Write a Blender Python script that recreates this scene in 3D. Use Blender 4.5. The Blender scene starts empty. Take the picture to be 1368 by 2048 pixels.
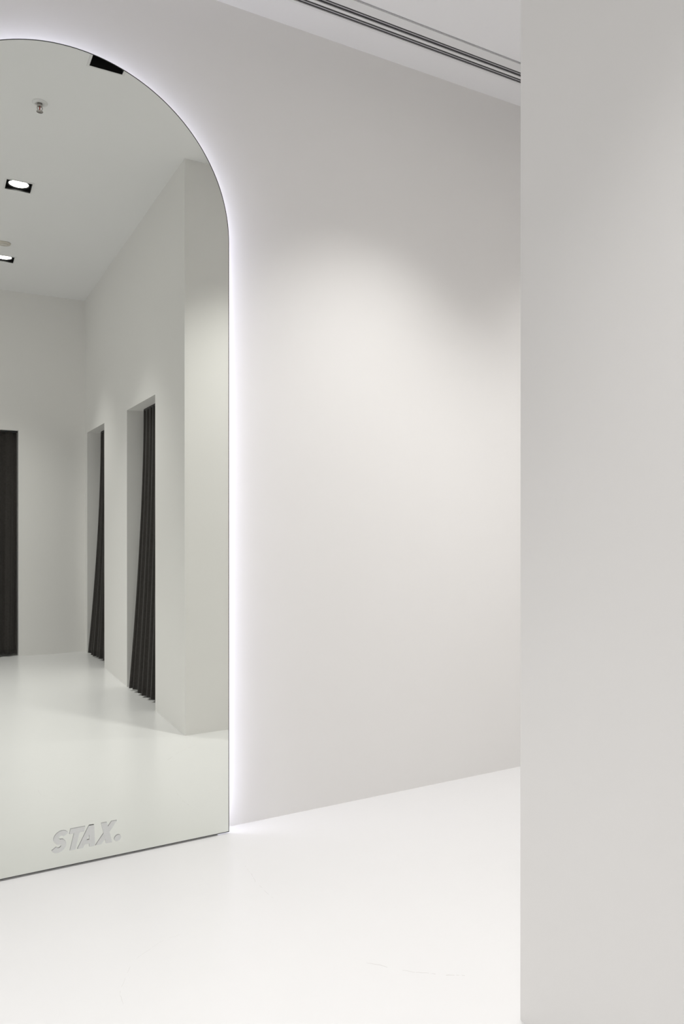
import bpy, bmesh, math
from mathutils import Vector, Matrix
H=1.35
sc=bpy.context.scene
try:
    sc.view_settings.view_transform='Standard'; sc.view_settings.look='None'
    sc.view_settings.exposure=0; sc.view_settings.gamma=1
except Exception: pass
col=sc.collection
CEIL=2.683*H; YM=2.277*H; YW=2.325*H; XE=1.036*H; YP=1.145*H; YB=-1.431*H; DT=1.664*H; TH=.15*H
XL=-2.2*H; XR=3.0*H; YBB=-2.4*H

# ---------- materials ----------
def mat(name,color,rough=.6,metal=0,emit=None,es=0,spec=.5):
    m=bpy.data.materials.new(name); m.use_nodes=True
    b=m.node_tree.nodes['Principled BSDF']
    b.inputs['Base Color'].default_value=(*color,1); b.inputs['Roughness'].default_value=rough
    b.inputs['Metallic'].default_value=metal; b.inputs['Specular IOR Level'].default_value=spec
    if emit: 
        b.inputs['Emission Color'].default_value=(*emit,1); b.inputs['Emission Strength'].default_value=es
    return m
def add_mottle(m,c1,c2,scale):
    nt=m.node_tree; b=nt.nodes['Principled BSDF']
    tc=nt.nodes.new('ShaderNodeTexCoord'); n=nt.nodes.new('ShaderNodeTexNoise'); r=nt.nodes.new('ShaderNodeValToRGB')
    n.inputs['Scale'].default_value=scale; n.inputs['Detail'].default_value=4
    r.color_ramp.elements[0].position=.3; r.color_ramp.elements[1].position=.7
    r.color_ramp.elements[0].color=(*c1,1); r.color_ramp.elements[1].color=(*c2,1)
    nt.links.new(tc.outputs['Object'],n.inputs['Vector']); nt.links.new(n.outputs['Fac'],r.inputs['Fac'])
    nt.links.new(r.outputs['Color'],b.inputs['Base Color'])
    return r
m_wall=mat('wall_paint',(.82,.805,.785),.7,spec=.2); add_mottle(m_wall,(.842,.829,.813),(.849,.837,.822),1.4)
m_ceil=mat('ceiling_paint',(.87,.868,.875),.75,spec=.2)
m_floor=mat('floor_epoxy',(.84,.835,.83),.28,spec=.45)
m_black=mat('black_metal',(.012,.012,.013),.5)
m_white=mat('white_metal',(.8,.8,.8),.4)
m_chrome=mat('chrome',(.75,.72,.7),.18,1)
m_mirror=mat('mirror_silver',(.82,.84,.795),0.0,1)
m_edge=mat('mirror_edge',(.02,.022,.02),.3)
m_led=mat('led_strip',(.9,.9,1),.5,emit=(.83,.83,1.0),es=7.2)
m_lamp=mat('lamp_lens',(.9,.9,.9),.4,emit=(1,.98,.94),es=14)
m_off=mat('lamp_reflector',(.03,.03,.03),.35)
m_letter=mat('letter_acrylic',(.72,.73,.72),.35)
m_letterside=mat('letter_side',(.36,.36,.36),.4)
m_slot=mat('slot_dark',(.03,.03,.032),.6)
m_slotbar=mat('slot_bar',(.45,.45,.46),.45)
m_cloth=mat('curtain_cloth',(.028,.025,.023),.95,spec=.1)
def cloth():
    nt=m_cloth.node_tree; b=nt.nodes['Principled BSDF']
    tc=nt.nodes.new('ShaderNodeTexCoord'); w=nt.nodes.new('ShaderNodeTexNoise'); w.inputs['Scale'].default_value=60
    r=nt.nodes.new('ShaderNodeValToRGB'); r.color_ramp.elements[0].color=(.030,.027,.025,1); r.color_ramp.elements[1].color=(.050,.045,.042,1)
    nt.links.new(tc.outputs['Object'],w.inputs['Vector']); nt.links.new(w.outputs['Fac'],r.inputs['Fac']); nt.links.new(r.outputs['Color'],b.inputs['Base Color'])
    b.inputs['Sheen Weight'].default_value=.2
cloth()
def floor_nodes():
    nt=m_floor.node_tree; b=nt.nodes['Principled BSDF']; L=nt.links
    geo=nt.nodes.new('ShaderNodeNewGeometry')
    r=add_mottle(m_floor,(.728,.724,.722),(.740,.736,.733),1.1)
    nz=nt.nodes.new('ShaderNodeTexNoise'); nz.inputs['Scale'].default_value=28; nz.inputs['Detail'].default_value=5
    L.new(geo.outputs['Position'],nz.inputs['Vector'])
    wob=nt.nodes.new('ShaderNodeTexNoise'); wob.inputs['Scale'].default_value=14; L.new(geo.outputs['Position'],wob.inputs['Vector'])
    def M(op,a,bv,c=None):
        n=nt.nodes.new('ShaderNodeMath'); n.operation=op
        for i,v in enumerate((a,bv,c)):
            if v is None: continue
            if isinstance(v,(int,float)): n.inputs[i].default_value=v
            else: L.new(v,n.inputs[i])
        return n.outputs[0]
    def dist(x,y):
        n=nt.nodes.new('ShaderNodeVectorMath'); n.operation='DISTANCE'
        L.new(geo.outputs['Position'],n.inputs[0]); n.inputs[1].default_value=(x*H,y*H,0); return n.outputs['Value']
    total=None
    gate=M('GREATER_THAN',nz.outputs['Fac'],.50)
    wb=M('MULTIPLY',M('SUBTRACT',wob.outputs['Fac'],.5),.03)
    for cx,cy,rad,mx,my,ln,w in [(1.245,1.715,.455,.945,1.385,.11,.0010),(1.6,1.91,.81,.775,1.93,.11,.0007),
                              (.55,1.58,.2,.40,1.71,.16,.0004),(.3,1.07,.35,.55,1.33,.12,.0004)]:
        ring=M('LESS_THAN',M('ABSOLUTE',M('ADD',M('SUBTRACT',dist(cx,cy),rad*H),wb),0),w)
        near=M('LESS_THAN',dist(mx,my),ln*H)
        v=M('MULTIPLY',ring,near)
        total=v if total is None else M('MAXIMUM',total,v)
    total=M('MULTIPLY',M('MULTIPLY',total,gate),.35)
    mx=nt.nodes.new('ShaderNodeMix'); mx.data_type='RGBA'
    L.new(total,mx.inputs[0]); L.new(r.outputs['Color'],mx.inputs[6]); mx.inputs[7].default_value=(.34,.31,.28,1)
    L.new(mx.outputs[2],b.inputs['Base Color'])
    n2=nt.nodes.new('ShaderNodeTexNoise'); n2.inputs['Scale'].default_value=5; n2.inputs['Detail'].default_value=2
    bp=nt.nodes.new('ShaderNodeBump'); bp.inputs['Strength'].default_value=.05; bp.inputs['Distance'].default_value=.004
    L.new(geo.outputs['Position'],n2.inputs['Vector']); L.new(n2.outputs['Fac'],bp.inputs['Height']); L.new(bp.outputs['Normal'],b.inputs['Normal'])
floor_nodes()

# ---------- helpers ----------
def finish(bm,name,m,parent=None,loc=None,smooth=False):
    bmesh.ops.recalc_face_normals(bm,faces=bm.faces)
    me=bpy.data.meshes.new(name); bm.to_mesh(me); bm.free()
    if smooth:
        for p in me.polygons: p.use_smooth=True
    o=bpy.data.objects.new(name,me); col.objects.link(o)
    if isinstance(m,list):
        for x in m: me.materials.append(x)
    else: me.materials.append(m)
    if parent: o.parent=parent
    if loc: o.location=loc
    return o
def box(bm,x0,x1,y0,y1,z0,z1,mi=0):
    vs=[bm.verts.new(p) for p in [(x0,y0,z0),(x1,y0,z0),(x1,y1,z0),(x0,y1,z0),(x0,y0,z1),(x1,y0,z1),(x1,y1,z1),(x0,y1,z1)]]
    for f in [(0,3,2,1),(4,5,6,7),(0,1,5,4),(1,2,6,5),(2,3,7,6),(3,0,4,7)]:
        bm.faces.new([vs[i] for i in f]).material_index=mi
def structure(o): o['kind']='structure'; return o
def boxes(name,m,lst,parent=None,loc=None):
    bm=bmesh.new()
    for b in lst: box(bm,*b)
    return finish(bm,name,m,parent,loc)
def empty(name,loc):
    e=bpy.data.objects.new(name,None); e.location=loc; e.empty_display_size=.05; col.objects.link(e); return e
def prism(bm,pts,y0,y1,mi=0,side=0):
    a=[bm.verts.new((x,y0,z)) for x,z in pts]; b=[bm.verts.new((x,y1,z)) for x,z in pts]
    bm.faces.new(a).material_index=mi; bm.faces.new(b[::-1]).material_index=mi
    n=len(pts)
    for i in range(n): bm.faces.new((a[i],b[i],b[(i+1)%n],a[(i+1)%n])).material_index=side
def ringband(bm,po,pi,y0,y1):
    n=len(po)
    A=[bm.verts.new((x,y0,z)) for x,z in po];B=[bm.verts.new((x,y0,z)) for x,z in pi]
    C=[bm.verts.new((x,y1,z)) for x,z in po];D=[bm.verts.new((x,y1,z)) for x,z in pi]
    for i in range(n):
        j=(i+1)%n
        bm.faces.new((A[i],A[j],B[j],B[i])); bm.faces.new((C[i],D[i],D[j],C[j]))
        bm.faces.new((A[i],C[i],C[j],A[j])); bm.faces.new((B[i],B[j],D[j],D[i]))

# ---------- shell ----------
structure(boxes('floor',m_floor,[(XL,XR,YBB,YW,-.1,0)]))
structure(boxes('wall_north',m_wall,[(XL,XR+.1,YW,YW+.12,-.1,CEIL+.1)]))
structure(boxes('wall_outer',m_wall,[(XR,XR+.12,YBB,YW,-.1,CEIL+.1)]))
structure(boxes('wall_rear',m_wall,[(XL,XR+.12,YBB-.12,YBB,-.1,CEIL+.1)]))
A0,A1=-.024*H,.624*H; B0,B1=-1.328*H,-.694*H
structure(boxes('wall_east',m_wall,[
 (XE,XE+TH,A1,YP,0,CEIL),(XE,XE+TH,B1,A0,0,CEIL),(XE,XE+TH,YB-TH,B0,0,CEIL),
 (XE,XE+TH,A0,A1,DT,CEIL),(XE,XE+TH,B0,B1,DT,CEIL),(XE+TH,XR,YP-.12,YP,0,CEIL)]))
C0,C1=-.10*H,.568*H
structure(boxes('wall_south',m_wall,[(C1,XE,YB-TH,YB,0,CEIL),(XL,C0,YB-TH,YB,0,CEIL),(C0,C1,YB-TH,YB,DT,CEIL)]))

# downlight positions (x,y,lit,watts,angle)
DL=[(.390,.464,1,128,80),(.414,-.714,1,122,80),(.575,1.735,0,0,0),(1.36,1.69,1,168,93),(-.85,1.73,1,175,110),(-.85,.464,1,128,104),(-.85,-.714,1,122,104),(2.45,1.66,1,125,100)]  # left row and far right corridor lamp are unseen, added for fill light
HS=.062*H
xs={XL,XR}; ys={YBB,YW}
for x,y,l,_,_ in DL:
    xs|={round(x*H-HS,5),round(x*H+HS,5)}; ys|={round(y*H-HS,5),round(y*H+HS,5)}
xs=sorted(xs); ys=sorted(ys)
bm=bmesh.new(); V={}
def gv(x,y,z):
    k=(x,y,z)
    if k not in V: V[k]=bm.verts.new(k)
    return V[k]
def hole(cx,cy): return any(abs(cx-d[0]*H)<HS and abs(cy-d[1]*H)<HS for d in DL)
for i in range(len(xs)-1):
    for j in range(len(ys)-1):
        if hole((xs[i]+xs[i+1])/2,(ys[j]+ys[j+1])/2): continue
        bm.faces.new([gv(xs[i],ys[j],CEIL),gv(xs[i],ys[j+1],CEIL),gv(xs[i+1],ys[j+1],CEIL),gv(xs[i+1],ys[j],CEIL)])
me=bpy.data.meshes.new('ceiling'); bm.to_mesh(me); bm.free(); me.materials.append(m_ceil)
o=bpy.data.objects.new('ceiling',me); col.objects.link(o); structure(o)
md=o.modifiers.new('s','SOLIDIFY'); md.thickness=.03; md.offset=-1
structure(boxes('ceiling_slab',m_ceil,[(XL,XR,YBB,YW,CEIL+.16,CEIL+.22)]))

# ---------- downlights ----------
def frame_sq(bm,ro,ri,z0,z1):
    box(bm,-ro,ro,-ro,-ri,z0,z1); box(bm,-ro,ro,ri,ro,z0,z1); box(bm,-ro,-ri,-ri,ri,z0,z1); box(bm,ri,ro,-ri,ri,z0,z1)
def make_downlight(lit):
    parts=[]
    bm=bmesh.new(); frame_sq(bm,HS+.008,HS-.003,-.004,.0); parts.append(('trim_frame',finish(bm,'trim_frame',m_white)))
    bm=bmesh.new(); i=HS-.003; t=.002
    box(bm,-i,i,-i,-i+t,-.003,.11);box(bm,-i,i,i-t,i,-.003,.11);box(bm,-i,-i+t,-i,i,-.003,.11);box(bm,i-t,i,-i,i,-.003,.11);box(bm,-i,i,-i,i,.108,.11)
    parts.append(('housing',finish(bm,'housing',m_black)))
    R=.048*H; zl=.012 if lit else .055
    bm=bmesh.new(); prof=[(R+.006,.05),(R+.006,-.004),(R,-.004),(R-.004,.004),(R-.004,.05)]; n=40; rings=[]
    for a in range(n):
        c,s=math.cos(a*2*math.pi/n),math.sin(a*2*math.pi/n)
        rings.append([bm.verts.new((r*c,r*s,z+zl)) for r,z in prof])
    for a in range(n):
        A,B=rings[a],rings[(a+1)%n]
        for k in range(len(prof)-1): bm.faces.new((A[k],B[k],B[k+1],A[k+1]))
    parts.append(('lamp_ring',finish(bm,'lamp_ring',m_black,smooth=True)))
    bm=bmesh.new(); vs=[]
    c0=bm.verts.new((0,0,zl+.0)); 
    for a in range(n): vs.append(bm.verts.new(((R-.003)*math.cos(a*2*math.pi/n),(R-.003)*math.sin(a*2*math.pi/n),zl+.002)))
    for a in range(n): bm.faces.new((c0,vs[(a+1)%n],vs[a]))
    parts.append(('lens',finish(bm,'lens',m_lamp if lit else m_off)))
    return parts
tmpl={0:make_downlight(0),1:make_downlight(1)}
used={0:False,1:False}
for x,y,l,W,ang in DL:
    e=empty('downlight',(x*H,y*H,CEIL))
    e['label']='square black recessed downlight with glowing round lamp' if l else 'unlit square black recessed downlight in white ceiling'
    e['category']='ceiling light'; e['group']='recessed downlights in the ceiling'
    for nm,o in tmpl[l]:
        if used[l]: o=o.copy(); col.objects.link(o)
        o.parent=e
    used[l]=True
    if l:
        li=bpy.data.lights.new('downlight_beam','SPOT'); li.energy=W; li.spot_size=math.radians(ang); li.spot_blend=1
        li.shadow_soft_size=.06; li.color=(1,.987,.972)
        lo=bpy.data.objects.new('downlight_beam',li); lo.location=(0,0,-.012); lo.parent=e; col.objects.link(lo)

# ---------- diffuser ----------
DC=2.15
e=empty('air_diffuser',(1.2*H,DC*H,CEIL)); e['label']='long white linear slot air diffuser with two dark slots'; e['category']='air vent'
X0,X1=-2.8*H,1.7*H
def dl(y0,y1,z0,z1): return (X0,X1,(y0-DC)*H,(y1-DC)*H,z0,z1)
boxes('frame',m_white,[dl(2.106,2.144,-.006,0),dl(2.198,2.208,-.006,0)],e)
boxes('slot_backing',m_slot,[dl(2.144,2.198,-.0015,0)],e)
boxes('slot_vane',m_slotbar,[dl(2.152,2.156,-.004,-.0015),dl(2.186,2.190,-.004,-.0015)],e)
boxes('center_bar',m_white,[dl(2.166,2.177,-.006,-.0015)],e)
boxes('shadow_gap',m_slotbar,[dl(2.102,2.106,-.003,0)],e)

# ---------- mirror ----------
R0=.480*H; MX1=.357*H+R0;  MX0=MX1-2*R0; ZB=.006; ZC=1.889*H
def outline(i,zb=None):
    zb=ZB+i if zb is None else zb
    pts=[(MX0+i,zb),(MX1-i,zb)]
    n=96; cx=MX1-R0
    for k in range(n+1):
        a=math.pi*k/n; pts.append((cx+(R0-i)*math.cos(a),ZC+(R0-i)*math.sin(a)))
    return pts
e=empty('mirror',((MX0+MX1)/2,YM,0)); e['label']='tall arched backlit mirror standing against the pale wall'; e['category']='mirror'
inv=Vector(e.location)
def part(bm,name,m,lab=None):
    bmesh.ops.translate(bm,verts=bm.verts,vec=-inv)
    o=finish(bm,name,m,e)
    if lab:o['label']=lab
    return o
bm=bmesh.new(); prism(bm,outline(.002),YM,YM+.004); part(bm,'glass',m_mirror,'clear silvered mirror glass')
bm=bmesh.new(); ringband(bm,outline(0),outline(.0022),YM-.0012,YM+.006); part(bm,'edge_trim',m_edge,'thin black edge')
bm=bmesh.new(); prism(bm,outline(.05,.0),YM+.006,YW); part(bm,'backing_box',m_white)
bm=bmesh.new(); ringband(bm,outline(.040),outline(.0495),YM+.020,YM+.045); part(bm,'light_strip',m_led,'cool white glowing strip')
# letters
bm=bmesh.new()
capH=.062*H; sh=.24
BX=.298*H; U=capH; cnt=0
def T(p,ox): return (ox+(p[0]+sh*p[1])*capH, .0475*H+p[1]*capH)
def letter(polys,off):
    global cnt
    for P in polys:
        cnt+=1
        prism(bm,[T(p,BX+off*U) for p in P],YM-.004-cnt%3*.0003,YM,0,1)
def strip(path,hw):
    L=[];Rr=[]
    for i,p in enumerate(path):
        a=path[max(i-1,0)];b=path[min(i+1,len(path)-1)]
        dx,dy=b[0]-a[0],b[1]-a[1];l=math.hypot(dx,dy);nx,ny=-dy/l,dx/l
        L.append((p[0]+nx*hw,p[1]+ny*hw));Rr.append((p[0]-nx*hw,p[1]-ny*hw))
    q=[T(p,BX) for p in L];w=[T(p,BX) for p in Rr]
    f=[bm.verts.new((x,YM-.004,z)) for x,z in q];g=[bm.verts.new((x,YM-.004,z)) for x,z in w]
    f2=[bm.verts.new((x,YM,z)) for x,z in q];g2=[bm.verts.new((x,YM,z)) for x,z in w]
    n=len(path)
    def F(vs,mi): bm.faces.new(vs).material_index=mi
    for i in range(n-1):
        F((f[i],f[i+1],g[i+1],g[i]),0);F((f[i],f2[i],f2[i+1],f[i+1]),1);F((g[i],g[i+1],g2[i+1],g2[i]),1);F((f2[i],g2[i],g2[i+1],f2[i+1]),0)
    F((f[0],g[0],g2[0],f2[0]),1);F((f[-1],f2[-1],g2[-1],g[-1]),1)
path=[]
for k in range(15):
    a=math.radians(25+k*(245/14)); path.append((.31+.21*math.cos(a),.70+.185*math.sin(a)))
for k in range(1,15):
    a=math.radians(90-k*(245/14)); path.append((.31+.21*math.cos(a),.30+.185*math.sin(a)))
path=[p if abs(p[1]-.5)>.03 else (p[0],.5) for p in path]
strip(path,.112)
letter([[(0,.77),(.66,.77),(.66,1),(0,1)],[(.21,0),(.45,0),(.45,.78),(.21,.78)]],.66)
letter([[(0,0),(.25,0),(.51,1),(.28,1)],[(.54,0),(.80,0),(.52,1),(.29,1)],[(.2,.15),(.6,.15),(.6,.34),(.2,.34)]],1.20)
letter([[(0,0),(.27,0),(.76,1),(.50,1)],[(.02,1),(.29,1),(.77,0),(.49,0)]],2.02)
letter([[(.15+.15*math.cos(2*math.pi*k/24),.15+.15*math.sin(2*math.pi*k/24)) for k in range(24)]],2.86)
part(bm,'lettering',[m_letter,m_letterside],'raised pale grey bold italic lettering')

# ---------- curtains ----------
def curtain(label,top,bot,zt,zb,pleats,amp,ease=1.4,seed=0):
    cx=(top[0][0]+top[1][0])/2; cy=(top[0][1]+top[1][1])/2
    e=empty('curtain',(cx,cy,0)); e['label']=label; e['category']='curtain'; e['group']='changing room curtains'
    bm=bmesh.new(); nu=pleats*14; nv=36; G=[]
    for j in range(nv+1):
        v=j/nv; t=v**ease; row=[]
        a=Vector(top[0]).lerp(Vector(bot[0]),t); b=Vector(top[1]).lerp(Vector(bot[1]),t)
        d=(b-a); n=Vector((-d.y,d.x)).normalized()
        for i in range(nu+1):
            u=i/nu
            uu=u+.012*math.sin(u*17+seed)
            ph=2*math.pi*pleats*uu+.5*math.sin(v*2.2+seed)+.8*math.sin(u*9+seed*2)
            am=amp*(.75+.45*v)*(1+.3*math.sin(u*23+seed))
            p=a.lerp(b,u)+n*(am*math.sin(ph)+.15*am*math.sin(3*ph+v*3))
            z=zt+(zb-zt)*v+(.006*math.sin(u*12+seed) if j==nv else 0)
            row.append(bm.verts.new((p.x-cx,p.y-cy,z)))
        G.append(row)
    for j in range(nv):
        for i in range(nu): bm.faces.new((G[j][i],G[j][i+1],G[j+1][i+1],G[j+1][i]))
    o=finish(bm,'fabric',m_cloth,e,smooth=True)
    md=o.modifiers.new('s','SOLIDIFY'); md.thickness=.003
    a=Vector(top[0]);b=Vector(top[1]); bm=bmesh.new()
    x0,x1=min(a.x,b.x),max(a.x,b.x); y0,y1=min(a.y,b.y),max(a.y,b.y)
    box(bm,x0-cx-.008,x1-cx+.008,y0-cy-.008,y1-cy+.008,zt-.004,DT)
    finish(bm,'rail',m_black,e)
zt=DT-.014
curtain('charcoal pleated curtain billowing out of the nearer cubicle doorway',((1.12*H,.075*H),(1.12*H,.607*H)),((1.040*H,.08*H),(1.10*H,.607*H)),zt,.02,8,.016,1.75,0)
curtain('charcoal pleated curtain in the doorway beside the room corner',((1.12*H,-1.206*H),(1.12*H,-.712*H)),((1.042*H,-1.285*H),(1.10*H,-.712*H)),zt,.02,8,.015,1.75,2)
curtain('charcoal pleated curtain closing the rear wall doorway',((C0+.012,YB-.055),(C1-.012,YB-.055)),((C0+.012,YB-.055),(C1-.012,YB-.055)),zt,.02,9,.016,1.0,4)

# ---------- sprinkler ----------
def lathe(bm,prof,n=32):
    rings=[[bm.verts.new((r*math.cos(2*math.pi*a/n),r*math.sin(2*math.pi*a/n),z)) for r,z in prof] for a in range(n)]
    for a in range(n):
        A,B=rings[a],rings[(a+1)%n]
        for k in range(len(prof)-1): bm.faces.new((A[k],B[k],B[k+1],A[k+1]))
m_brass=mat('sprinkler_metal',(.42,.40,.38),.25,1)
e=empty('fire_sprinkler',(.387*H,1.318*H,CEIL)); e['label']='chrome pendant fire sprinkler with white ceiling rosette'; e['category']='sprinkler'
bm=bmesh.new(); lathe(bm,[(.0005,0),(.040,0),(.040,-.002),(.034,-.006),(.020,-.008),(.016,-.003),(.0005,-.003)]); finish(bm,'rosette',m_white,e,smooth=True)
bm=bmesh.new(); lathe(bm,[(.0005,-.003),(.013,-.003),(.013,-.020),(.010,-.022),(.0005,-.022)]); finish(bm,'body',m_brass,e,smooth=True)
bm=bmesh.new()
for s in (-1,1):
    pts=[(s*.009,-.020),(s*.013,-.028),(s*.011,-.038),(s*.003,-.046)]
    for i in range(3):
        (xa,za),(xb,zb)=pts[i],pts[i+1]; w=.0022
        vs=[bm.verts.new(p) for p in [(xa-w,-w,za),(xa+w,-w,za),(xa+w,w,za),(xa-w,w,za),(xb-w,-w,zb),(xb+w,-w,zb),(xb+w,w,zb),(xb-w,w,zb)]]
        for f in [(0,3,2,1),(4,5,6,7),(0,1,5,4),(1,2,6,5),(2,3,7,6),(3,0,4,7)]: bm.faces.new([vs[k] for k in f])
finish(bm,'frame_arm',m_brass,e)
bm=bmesh.new(); lathe(bm,[(.0005,-.021),(.003,-.023),(.003,-.045),(.0005,-.046)],12)
finish(bm,'glass_bulb',mat('bulb_red',(.45,.05,.03),.15),e,smooth=True)
bm=bmesh.new(); lathe(bm,[(.0005,-.045),(.005,-.046),(.017,-.048),(.017,-.050),(.0005,-.050)]); finish(bm,'deflector',m_brass,e,smooth=True)
# ceiling disc
e=empty('smoke_detector',(.391*H,-.42*H,CEIL)); e['label']='flat round off-white disc cover on the ceiling'; e['category']='smoke detector'
bm=bmesh.new(); lathe(bm,[(.0005,0),(.052,0),(.052,-.006),(.047,-.011),(.0005,-.012)],40); finish(bm,'base',mat('detector_plastic',(.62,.58,.52),.5),e,smooth=True)
bm=bmesh.new(); lathe(bm,[(.0005,-.011),(.024,-.011),(.022,-.015),(.0005,-.016)],32); finish(bm,'cap',mat('detector_cap',(.68,.65,.6),.5),e,smooth=True)

# ---------- world & camera ----------
w=bpy.data.worlds.new('w'); sc.world=w; w.use_nodes=True
w.node_tree.nodes['Background'].inputs[0].default_value=(1,.992,.985,1); w.node_tree.nodes['Background'].inputs[1].default_value=.57
cd=bpy.data.cameras.new('cam'); cd.sensor_width=36; cd.lens=1500/2048*36; cd.shift_y=20/2048; cd.clip_start=.02
co=bpy.data.objects.new('cam',cd); col.objects.link(co); co.location=(0,0,H)
co.rotation_euler=(math.radians(90-.1),0,math.radians(-28.75)); sc.camera=co
